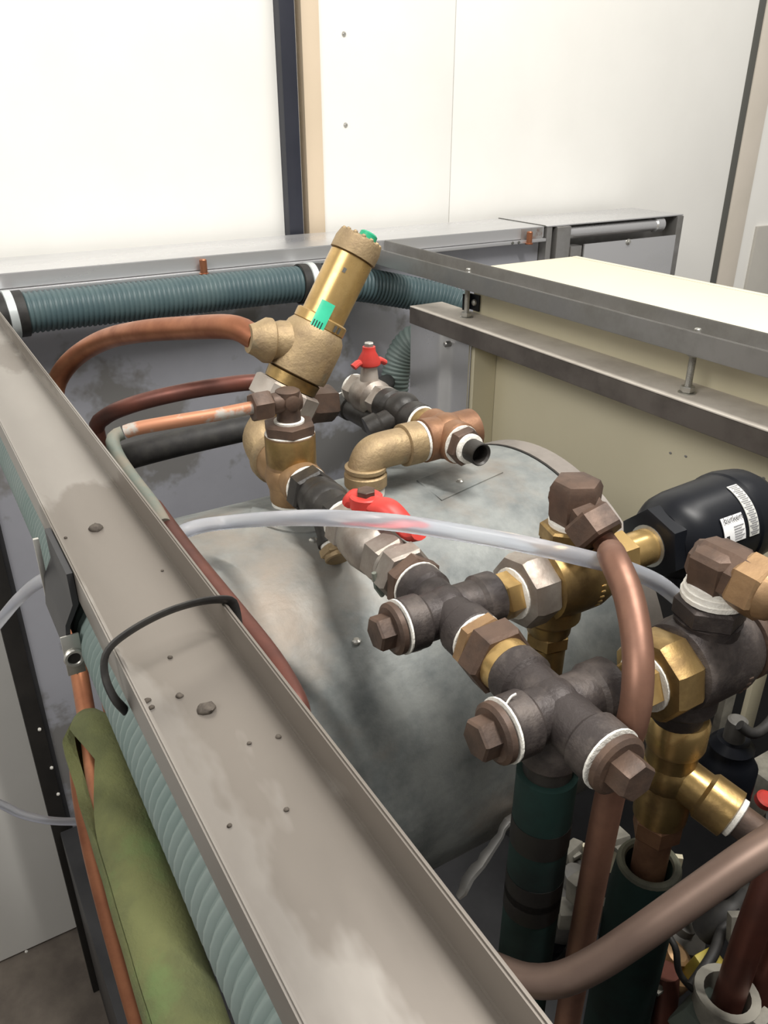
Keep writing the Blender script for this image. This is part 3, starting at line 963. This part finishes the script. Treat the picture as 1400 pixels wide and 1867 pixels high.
# open topped foam sleeve around that pipe
c = c - UZ * .155
t = thing('foam_sleeve', 'open ended dark foam sleeve around pipe below brass tee', 'insulation', c - UZ * .5)
b = B()
lathe(b, c, -UZ, [(.03, .018), (0, .0195), (-.002, .022), (0, .026), (.03, .0285), (.95, .0285)], 28, cap=False)
part('sleeve', b, 'foamdk', t)
b = B(); torus(b, c, UZ, .0225, .0036); part('rim', b, 'foamrim', t, 'pale foam rim')

# ================================================================ REAR FITTINGS ON THE DRUM
EB = V(.392, .692, drum_z(.692))
t = thing('pipe_elbow', 'tan brass elbow on white tape rising from the drum', 'elbow', EB)
tape(EB + UZ * .000, UZ, .0205, .013, t)
zc = at(690, 822, y=.692).z
b = B()
P2 = at(812, 797, y=.692)
P2.z = zc
path = [EB + UZ * .012, EB + UZ * .025, V(EB.x, EB.y, zc - .018), V(EB.x + .007, EB.y, zc - .004), V(EB.x + .024, EB.y, zc), V(P2.x - .036, EB.y, zc)]
sweep(b, spline(path, 8), .0198, 26)
lathe(b, EB, UZ, [(.012, .0205), (.014, .0232), (.026, .0232), (.028, .0205)], 28)
lathe(b, EB, UZ, [(.030, .0205), (.031, .0225), (.035, .0225), (.036, .0205)], 28)
lathe(b, V(P2.x - .058, EB.y, zc), X, [(0, .021), (.001, .0235), (.021, .0235), (.0225, .021)], 28)
part('body', b, 'brassdull', t)
c = V(P2.x, EB.y, zc)
t = thing('pipe_tee', 'red brown bronze tee with open black stub above the drum', 'tee', c - UZ * .025)
tape(c - X * .036, X, .0225, .004, t)
b = B()
lathe(b, c, -X, [(0, .0235), (.031, .0245), (.032, .0225)], 28)
lathe(b, c, X, [(0, .0235), (.036, .0245), (.038, .0215)], 28)
lathe(b, c, V(0, -1, 0), [(0, .0225), (.028, .0235), (.0295, .0215)], 28)
lathe(b, c, V(0, 1, 0), [(0, .0225), (.028, .0235), (.0295, .0215)], 28)
ball(b, c, .0265, 3)
part('body', b, 'bronzered', t)
F = V(0, -1, 0)
tape(c + F * .029, F, .0215, .003, t)
b = B(); hexa(b, c, F, .031, .043, .0215, .2); st = part('bushing', b, 'brownfit', t)
tape(c + F * .0425, F, .0165, .006, st)
b = B(); lathe(b, c, F, [(.045, .0125), (.066, .0125), (.0665, .0115), (.064, .0098), (.05, .0098)], 24, cap=False); part('open_stub', b, 'ironblack', t, 'open black pipe stub')
b = B(); lathe(b, c, F, [(.0505, .0099), (.0515, .0099)], 24); part('stub_bore', b, 'postblack', t)
R_ = V(-.02, 1, 0).normalized()
b = B(); lathe(b, c, R_, [(.028, .0195), (.046, .0195)], 26); part('rear_nipple', b, 'brass', t, 'brass nipple')
tape(c + R_ * .044, R_, .0205, .004, t)
# dark elbow strainer leading back
t = thing('black_fitting', 'black painted angled fitting behind red brown tee', 'fitting', c + R_ * .08 - UZ * .03)
b = B()
lathe(b, c, R_, [(.047, .018), (.050, .0215), (.066, .0215), (.07, .019), (.105, .0185), (.11, .022), (.124, .022), (.126, .019)], 24)
ball(b, c + R_ * .088 + UZ * .004, .0225, 3)
LG = V(-.62, .15, -.25).normalized()
part('body', b, 'ironblack', t)
b = B(); lathe(b, c + R_ * .085, LG, [(0, .015), (.03, .015), (.033, .018), (.048, .018)], 22); part('side_leg', b, 'ironblack', t)
# second dark pipe, lower and further left
d0 = at(705, 782, y=.80)
t = thing('black_nipple', 'dark iron nipple with taped end left of the angled fitting', 'nipple', d0 - UZ * .018)
b = B(); lathe(b, d0, R_, [(-.05, .014), (.0, .0145), (.004, .017), (.035, .017), (.037, .0145), (.085, .0145), (.088, .0165), (.11, .0165)], 22); part('body', b, 'ironblack', t)
tape(d0 + R_ * .108, R_, .0165, .004, t)
# rear ball valve with red butterfly handle
t = thing('ball_valve', 'small nickel ball valve with red butterfly handle behind safety valve', 'valve', c + R_ * .16 - UZ * .03)
b = B()
hexa(b, c, R_, .124, .142, .0225, .2)
lathe(b, c, R_, [(.141, .019), (.148, .024), (.172, .0245), (.182, .021)], 26)
hexa(b, c, R_, .181, .20, .0225, .2)
part('body', b, 'nickel', t)
tape(c + R_ * .199, R_, .019, .005, t)
s = c + R_ * .165
b = B(); lathe(b, s, UZ, [(.018, .0125), (.04, .010), (.044, .008)], 18); part('stem', b, 'nickelpale', t)
b = B()
lathe(b, s, UZ, [(.040, .0125), (.042, .0145), (.047, .0145), (.058, .0085), (.064, .008)], 20)
for sg in (-1, 1):
    sweep(b, [s + UZ * .046 + X * .006 * sg, s + UZ * .045 + X * .016 * sg, s + UZ * .041 + X * .0225 * sg], .0065, 12, rx=.6)
part('butterfly_handle', b, 'red', t, 'red butterfly handle')
b = B(); hexa(b, s, UZ, .063, .069, .0062); part('stem_nut', b, 'zinc', t)

# ================================================================ HOSES
def hose(pts, r, mat, pitch=.0095, seg=26):
    b = B()
    n = 4
    path = resample(spline(pts, 14), pitch / n)
    prof = (0, .0, -.055, -.075)
    sweep(b, path, lambda i: r * (1 + prof[i % n]), seg)
    return b


hp = [at(-120, 590, y=1.60), at(-20, 580, y=1.603), at(80, 567, y=1.605), at(280, 546, y=1.605), at(450, 527, y=1.605), at(562, 517, y=1.605), at(640, 517, y=1.605), at(730, 531, y=1.60), at(800, 545, y=1.57), at(850, 562, y=1.53)]
HR = .0375
solo('ribbed_hose', hose(hp, HR, 'hose'), 'hose', 'dark grey green ribbed hose along the bright rear ledge', 'hose', sharp=60)
for px, lab in ((17, 'pale band clamp at the corner end of the rear hose'), (562, 'pale band clamp on black collar around rear hose')):
    k = min(range(len(hp)), key=lambda i: 0)
    path = resample(spline(hp, 14), .004)
    best = None
    for i in range(1, len(path) - 1):
        v = ROT.transposed() @ path[i]
        sx = CX - v.x / v.z * FPX
        if best is None or abs(sx - px) < best[0]:
            best = (abs(sx - px), i)
    i = best[1]
    d = (path[i + 1] - path[i - 1]).normalized()
    t = thing('hose_clamp', lab, 'clamp', path[i] - UZ * HR)
    b = B(); lathe(b, path[i] - d * .026, d, [(0, HR + .0005), (.001, HR + .004), (.051, HR + .004), (.052, HR + .0005)], 36, cap=False); part('collar', b, 'rubber', t)
    b = B(); lathe(b, path[i] - d * .007, d, [(0, HR + .004), (.001, HR + .0065), (.0145, HR + .0065), (.0155, HR + .004)], 36, cap=False); part('band', b, 'clampwhite', t)
solo('ribbed_hose', hose([at(782, 612, y=1.50), at(750, 622, y=1.53), at(728, 655, y=1.545), at(718, 710, y=1.545), at(713, 780, y=1.545), at(716, 860, y=1.545)], .034, 'hosepale'), 'hosepale',
     'pale blue green ribbed hose bending down beside the steel upright', 'hose', sharp=60)
# hose along the left channel
lx, lz = .0895, -.3335
solo('ribbed_hose', hose([V(lx - .004, -.2, lz), V(lx - .002, .1, lz - .002), V(lx, .35, lz), V(lx + .002, .6, lz), V(lx + .003, .9, lz), V(lx, 1.2, lz), V(lx, 1.45, lz), V(lx, 1.54, lz)], .0365, 'hosepale', pitch=.0085), 'hosepale',
     'pale grey green ribbed hose along the outer side of dusty channel', 'hose', sharp=60)

# hanging bracket beside the hose
by = .505
t = thing('hose_bracket', 'dark steel folded bracket with round hole gripping side hose', 'bracket', V(.05, by, -.35))
b = B()
extrude(b, [(.0555, -.273), (.0595, -.273), (.0595, -.297), (.0515, -.312), (.0485, -.333), (.0515, -.35), (.0495, -.352), (.0455, -.334), (.0485, -.311), (.0555, -.297)], (0, by - .008, 0), (1, 0, 0), (0, 0, 1), (0, 1, 0), .075)
part('strap', b, 'darksheet', t)
b = B(); box(b, (.0465, by + .0675, -.330), (.0505, by + .0705, -.28), .0005); part('edge_flange', b, 'zinc', t)
b = B(); box(b, (.0435, by - .010, -.350), (.0555, by - .0085, -.318), .0005); part('edge_flange', b, 'zinc', t)
b = B(); torus(b, (.0495, by - .011, -.336), (0, 1, 0), .0055, .0016, 20, 6); part('hole_rim', b, 'zinc', t)
b = B(); lathe(b, (.0495, by - .0115, -.336), (0, 1, 0), [(0, .0055), (.001, .0055)], 20); part('hole', b, 'postblack', t)

# cable tie looped over the channel
ty = at(205, 1172, z=-.262).y
ti = at(432, 1088, z=-.268).y
b = B()
pth = [V(.058, ty - .012, -.300), V(.0535, ty - .010, -.290), V(.052, ty - .004, -.278), V(.056, ty, -.2665), V(.070, ty + (ti - ty) * .2, -.2605), V(.092, ty + (ti - ty) * .5, -.2585), V(.114, ty + (ti - ty) * .8, -.2615), V(.131, ti, -.2675), V(.1355, ti + .001, -.274), V(.1365, ti, -.290)]
P_ = spline(pth, 6)
# flat band: an elliptical section
sweep(b, resample(P_, .003), .0042, 10, rx=.45)
solo('cable_tie', b, 'rubber', 'black cable tie looped over the dusty steel channel', 'cable tie', sharp=60)

# debris lying in the channel
rnd = random.Random(11)
for px, py, r, lab, grp in ((175, 963, .0048, 'crumbly grey brown lump lying on dusty channel', None), (376, 1292, .0045, 'dark rounded lump lying on channel past the cable tie', None),
                       (328, 1268, .0018, None, 1), (268, 1277, .0018, None, 1), (276, 1290, .0014, None, 1), (522, 1476, .0012, None, 1), (455, 1355, .001, None, 1), (310, 1198, .0012, None, 1), (120, 980, .001, None, 1), (296, 1040, .001, None, 1), (508, 1343, .0012, None, 1), (418, 1505, .001, None, 1)):
    c = at(px, py, z=-.2925)
    b = B()
    ball(b, c, r, 2, (1.2, 1.1, .8))
    for v in b.verts:
        dv = v.co - c
        v.co = c + dv * (1 + .55 * noise.noise(v.co * 380))
    solo('dirt_crumb', b, 'dirt', lab or 'tiny dark crumb lying on dusty channel', 'crumb', group='specks on the channel' if grp else None, sharp=80)

# ================================================================ CLEAR TUBES
t_pts = [at(-60, 1205, d=.98), at(-5, 1138, d=.95), at(40, 1086, d=.90), at(92, 1052, z=-.386), V(.10, .69, -.388), V(.138, .655, -.375),
         at(330, 972, x=.165), at(420, 952, x=.215), at(560, 944, z=-.287), at(700, 951, z=-.276), at(820, 968, z=-.277), at(950, 991, z=-.287), at(1060, 1016, z=-.298), at(1140, 1037, z=-.312), at(1200, 1063, z=-.333), at(1242, 1096, z=-.362)]
b = B(); sweep(b, resample(spline(t_pts, 10), .006), .0066, 16)
solo('clear_tube', b, 'tube', 'thick milky clear tube arching over the red lever to actuator', 'tube', sharp=80)
b = B(); sweep(b, resample(spline([at(-60, 1445, y=.88), at(0, 1466, y=.88), at(40, 1485, y=.88), at(90, 1496, y=.88), at(140, 1498, y=.885), at(180, 1497, y=.89), at(225, 1490, y=.90)], 10), .006), .0052, 12)
solo('clear_tube', b, 'tube', 'thin clear tube reaching the olive foam from the wall side', 'tube', sharp=80)

# ================================================================ LEFT SIDE: FOAM PIPE
g0, g1 = at(170, 1345, d=1.0), at(352, 1900, d=.74)
gd = (g1 - g0).normalized()
t = thing('insulated_pipe', 'olive green foam covered copper pipe split open beside hose', 'pipe', g1 + gd * .5)
# sleeve with a slit: a C section, fading open towards the top
b = B()
n, seg = 46, 30
L = (g1 - g0).length + .35
u, w, _ = frame(gd)
tocam = (-(g0 + g1) * .5)
tocam = (tocam - gd * tocam.dot(gd)).normalized()
left = gd.cross(tocam)
if left.x > 0:
    left = -left
axis0 = (left * .80 + tocam * .6).normalized()     # where the slit opens
axis1 = gd.cross(axis0)
rings = []
for i in range(n + 1):
    s_ = i / n
    q = g0 + gd * (L * s_ - .035)
    half = .75 * max(0, 1 - abs(s_ - .13) / .12) + .03
    rr = .036 * (min(1, .45 + s_ * 12) if s_ < .05 else 1)
    ring = []
    for k in range(seg + 1):
        a = half + (2 * math.pi - 2 * half) * k / seg
        rad = rr * (1 + .035 * noise.noise(V(math.cos(a) * 2, math.sin(a) * 2, s_ * 14)))
        ring.append(b.verts.new(q + (axis0 * math.cos(a) + axis1 * math.sin(a)) * rad))
    for k in range(seg, -1, -1):
        a = half + (2 * math.pi - 2 * half) * k / seg
        ring.append(b.verts.new(q + (axis0 * math.cos(a) + axis1 * math.sin(a)) * rr * .62))
    rings.append(ring)
m = len(rings[0])
for r0, r1 in zip(rings, rings[1:]):
    for k in range(m):
        b.faces.new((r0[k], r0[(k + 1) % m], r1[(k + 1) % m], r1[k]))
for rg in (rings[0], rings[-1]):
    for k in range(seg):
        b.faces.new((rg[k], rg[k + 1], rg[m - 2 - k], rg[m - 1 - k]))
part('foam_sleeve', b, 'foam', t, 'olive green foam sleeve', sharp=60)
b = B()
sweep(b, spline([at(128, 1130, d=1.09), at(140, 1200, d=1.08), at(152, 1270, d=1.05), g0 + axis0 * .004, g0 + gd * .08 + axis0 * .014, g0 + gd * .2 + axis0 * .012, g0 + gd * .4, g0 + gd * (L - .02)], 10), .0115, 18)
part('inner_pipe', b, 'copper', t, 'bare copper pipe inside the foam', sharp=60)
# copper pipe alongside
pipe('copper_pipe', [at(143, 1356, d=1.05), at(150, 1440, d=1.045), at(168, 1540, d=1.04), at(195, 1650, d=1.03), at(225, 1760, d=1.02), at(262, 1890, d=1.01)], .0135, 'copper', 'bare copper pipe running down beside the olive foam')
for px, py in ((180, 1625), (184, 1645), (190, 1665)):
    pass

# ================================================================ LOWER RIGHT INTERIOR
pipe('copper_pipe', [at(790, 1690, d=.63) + V(0, .01, -1.13), at(790, 1690, d=.63) + V(0, .01, -.2), at(805, 1705, d=.62) + V(0, .005, -.03), at(840, 1738, d=.592), at(900, 1765, d=.565), at(960, 1787, d=.545), at(1020, 1786, d=.53), at(1085, 1757, d=.52), at(1160, 1708, d=.51), at(1270, 1630, d=.50), at(1370, 1560, d=.49), at(1450, 1510, d=.485)], .0108, 'copperold',
     'grey brown copper pipe sweeping across the front under the channel')
pipe('copper_pipe', [at(1420, 1560, d=.62), at(1392, 1640, d=.63), at(1362, 1720, d=.65), at(1330, 1815, d=.68), at(1318, 1850, d=.69)], .0125, 'copperdk', 'dark copper pipe dropping into white collar')
pipe('copper_pipe', [at(1450, 1640, d=.66), at(1415, 1720, d=.68), at(1380, 1810, d=.70), at(1350, 1890, d=.72)], .011, 'copperdk', 'dark copper pipe beside the one in white collar')
c = at(1322, 1822, d=.68)
t = thing('pipe_collar', 'open white plastic collar around a dark copper pipe', 'collar', c - UZ * .06)
b = B(); lathe(b, c, V(.05, 0, 1), [(-.08, .024), (.0, .0245), (.006, .027), (.009, .0265), (.009, .019), (-.02, .018)], 24, cap=False); part('cup', b, 'whiteplastic', t)
b = B(); lathe(b, c, V(.05, 0, 1), [(-.12, .030), (-.05, .029), (-.045, .025)], 24); part('base', b, 'foamgrey', t)

# black solenoid with cable
c = at(1330, 1375, y=.40)
t = thing('solenoid', 'black solenoid coil with cable loop behind the dark valve', 'solenoid', c - UZ * .09)
b = B(); lathe(b, c, V(0, 0, 1), [(-.09, .026), (-.06, .033), (-.012, .033), (-.002, .027), (.006, .024), (.014, .025), (.024, .018)], 28); part('coil', b, 'blackplastic', t)
b = B(); lathe(b, c, V(0, 0, 1), [(.022, .012), (.05, .011), (.052, .008)], 20); part('stem', b, 'greyplastic', t)
b = B(); sweep(b, resample(spline([c + V(-.012, -.01, .056), c + V(.0, -.02, .046), c + V(.025, -.02, .047), c + V(.055, -.015, .062), c + V(.09, -.01, .09)], 8), .004), .006, 12); part('cable', b, 'rubber', t)
c = at(1398, 1440, y=.43)
t = thing('white_housing', 'white plastic housing with red cap behind solenoid', 'housing', c - UZ * .07)
b = B(); box(b, c + V(-.022, -.03, -.07), c + V(.04, .03, .035), .008); part('shell', b, 'whiteplastic', t)
b = B(); lathe(b, at(1392, 1462, y=.385), V(0, -.3, 1), [(0, .012), (.008, .012), (.010, .009)], 18); part('red_cap', b, 'red', t, 'red cap')
# upright cream strip behind the second valve
c = at(1375, 1290, y=.52)
b = B(); box(b, V(c.x - .018, .52, -.95), V(c.x + .012, .528, c.z + .06), .001); solo('cream_strip', b, 'cream', 'upright cream metal strip behind dark valve', 'strip')
c = at(1330, 1270, y=.50)
b = B(); box(b, V(c.x - .012, .497, -.80), V(c.x + .010, .508, c.z + .05), .001); solo('cream_strip', b, 'whiteplastic', 'pale upright strip seen beside the black cable loop', 'strip')

# divider sheet with pale top edge and other things deep inside
c0, c1_ = at(1062, 1540, z=-.62), at(1245, 1562, z=-.62)
b = B()
dirv = (c1_ - c0).normalized()
nrm = V(-dirv.y, dirv.x, 0)
extrude(b, [(-.0025, 0), (.0025, 0), (.0025, -.03), (-.0025, -.03)], c0, nrm, UZ, dirv, (c1_ - c0).length)
solo('divider_sheet', b, 'cream', 'cream divider sheet edge deep under the pipework', 'sheet')
items = [
    ('grey_motor', (1045, 1610), .74, .034, .07, 'greyplastic', 'grey round motor housing deep beside brown pipe', 'motor'),
    ('cable_gland', (1000, 1700), .74, .02, .05, 'blackplastic', 'black cable gland low beside the green riser', 'gland'),
    ('end_stopper', (1225, 1750), .76, .026, .05, 'bronze', 'tan round stopper deep under the sweeping pipe', 'stopper'),
    ('end_stopper', (1240, 1690), .80, .03, .06, 'greyplastic', 'grey round stopper behind the sweeping pipe', 'stopper'),
]
for nm, (px, py), d_, r, h, mt, lab, cat in items:
    c = at(px, py, d=d_)
    t = thing(nm, lab, cat, c - UZ * h)
    ax = V(.3, -.3, 1).normalized()
    b = B(); lathe(b, c, ax, [(-h, r * .9), (-h * .9, r), (-.004, r), (0, r * .93), (.001, r * .5)], 24); part('shell', b, mt, t)
    b = B(); lathe(b, c, ax, [(0, r * .45), (.010, r * .42), (.012, r * .3)], 18); part('boss', b, mt, t)
for (px, py), d_, sz, mt, lab in (((1115, 1530), .74, (.014, .010, .006), 'whiteplastic', 'small white connector beside pale divider edge'),
                              ((1042, 1552), .76, (.012, .006, .006), 'whiteplastic', 'small white connector near the green riser'),
                              ((1052, 1620), .70, (.008, .006, .012), 'whiteplastic', 'white tag on the grey motor'),
                              ((1048, 1665), .71, (.016, .010, .010), 'whiteplastic', 'white block below the grey motor'),
                              ((1103, 1660), .72, (.005, .005, .011), 'whiteplastic', 'narrow white tag beside brown copper pipe'),
                              ((1348, 1692), .72, (.010, .005, .014), 'whiteplastic', 'white tag next to the dark dropping pipes'),
                              ((1283, 1765), .74, (.012, .010, .018), 'yellow', 'yellow plastic clip low among the cables'),
                              ((1190, 1795), .74, (.010, .007, .005), 'whiteplastic', 'small white connector at the tan stopper'),
                              ((1268, 1845), .70, (.018, .010, .018), 'foamgrey', 'grey wedge of foam left of the white collar'),
                              ((1390, 1860), .66, (.010, .005, .004), 'whiteplastic', 'small white tag right of the white collar')):
    c = at(px, py, d=d_)
    s3 = Vector(sz)
    b = B(); box(b, c - s3, c + s3, min(sz) * .3)
    bmesh.ops.rotate(b, verts=b.verts, cent=c, matrix=Matrix.Rotation(random.uniform(-.6, .6), 3, 'Z') @ Matrix.Rotation(random.uniform(-.4, .4), 3, 'X'))
    box(b, c + V(-s3.x * .4, -s3.y * 1.4, -s3.z * .4), c + V(s3.x * .4, -s3.y * .8, s3.z * .4), min(sz) * .1)
    solo('plastic_connector', b, mt, lab, 'connector')
for k, (pts, r) in enumerate((
        ([(960, 1600, .78), (1010, 1660, .76), (1030, 1720, .76), (990, 1790, .78)], .009),
        ([(1100, 1560, .86), (1135, 1600, .86), (1120, 1680, .86), (1160, 1760, .86), (1140, 1860, .86)], .006),
        ([(1215, 1700, .72), (1232, 1730, .71), (1242, 1780, .72), (1300, 1840, .74)], .003),
        ([(1280, 1700, .76), (1320, 1670, .75), (1350, 1640, .76), (1400, 1630, .78)], .012),
        ([(1260, 1800, .70), (1300, 1740, .72), (1320, 1690, .74), (1360, 1660, .74)], .005),
        ([(1420, 1500, .70), (1360, 1560, .74), (1310, 1620, .76), (1240, 1650, .80)], .012))):
    b = B(); sweep(b, resample(spline([at(x, y, d=d_) for x, y, d_ in pts], 10), .006), r, 10)
    lab = ['black cable curling beside the green riser', 'black cable winding behind brown copper pipe', 'thin black wire above the tan stopper', 'thick black cable passing under sweeping pipe',
           'black cable rising to the white tag', 'thick black cable under the taped grey branch'][k]
    solo('cable', b, 'rubber', lab, 'cable', sharp=60)
pipe('copper_pipe', [at(1215, 1770, d=.74), at(1212, 1820, d=.75), at(1205, 1900, d=.77)], .012, 'copperdk', 'short dark copper pipe below the tan stopper')
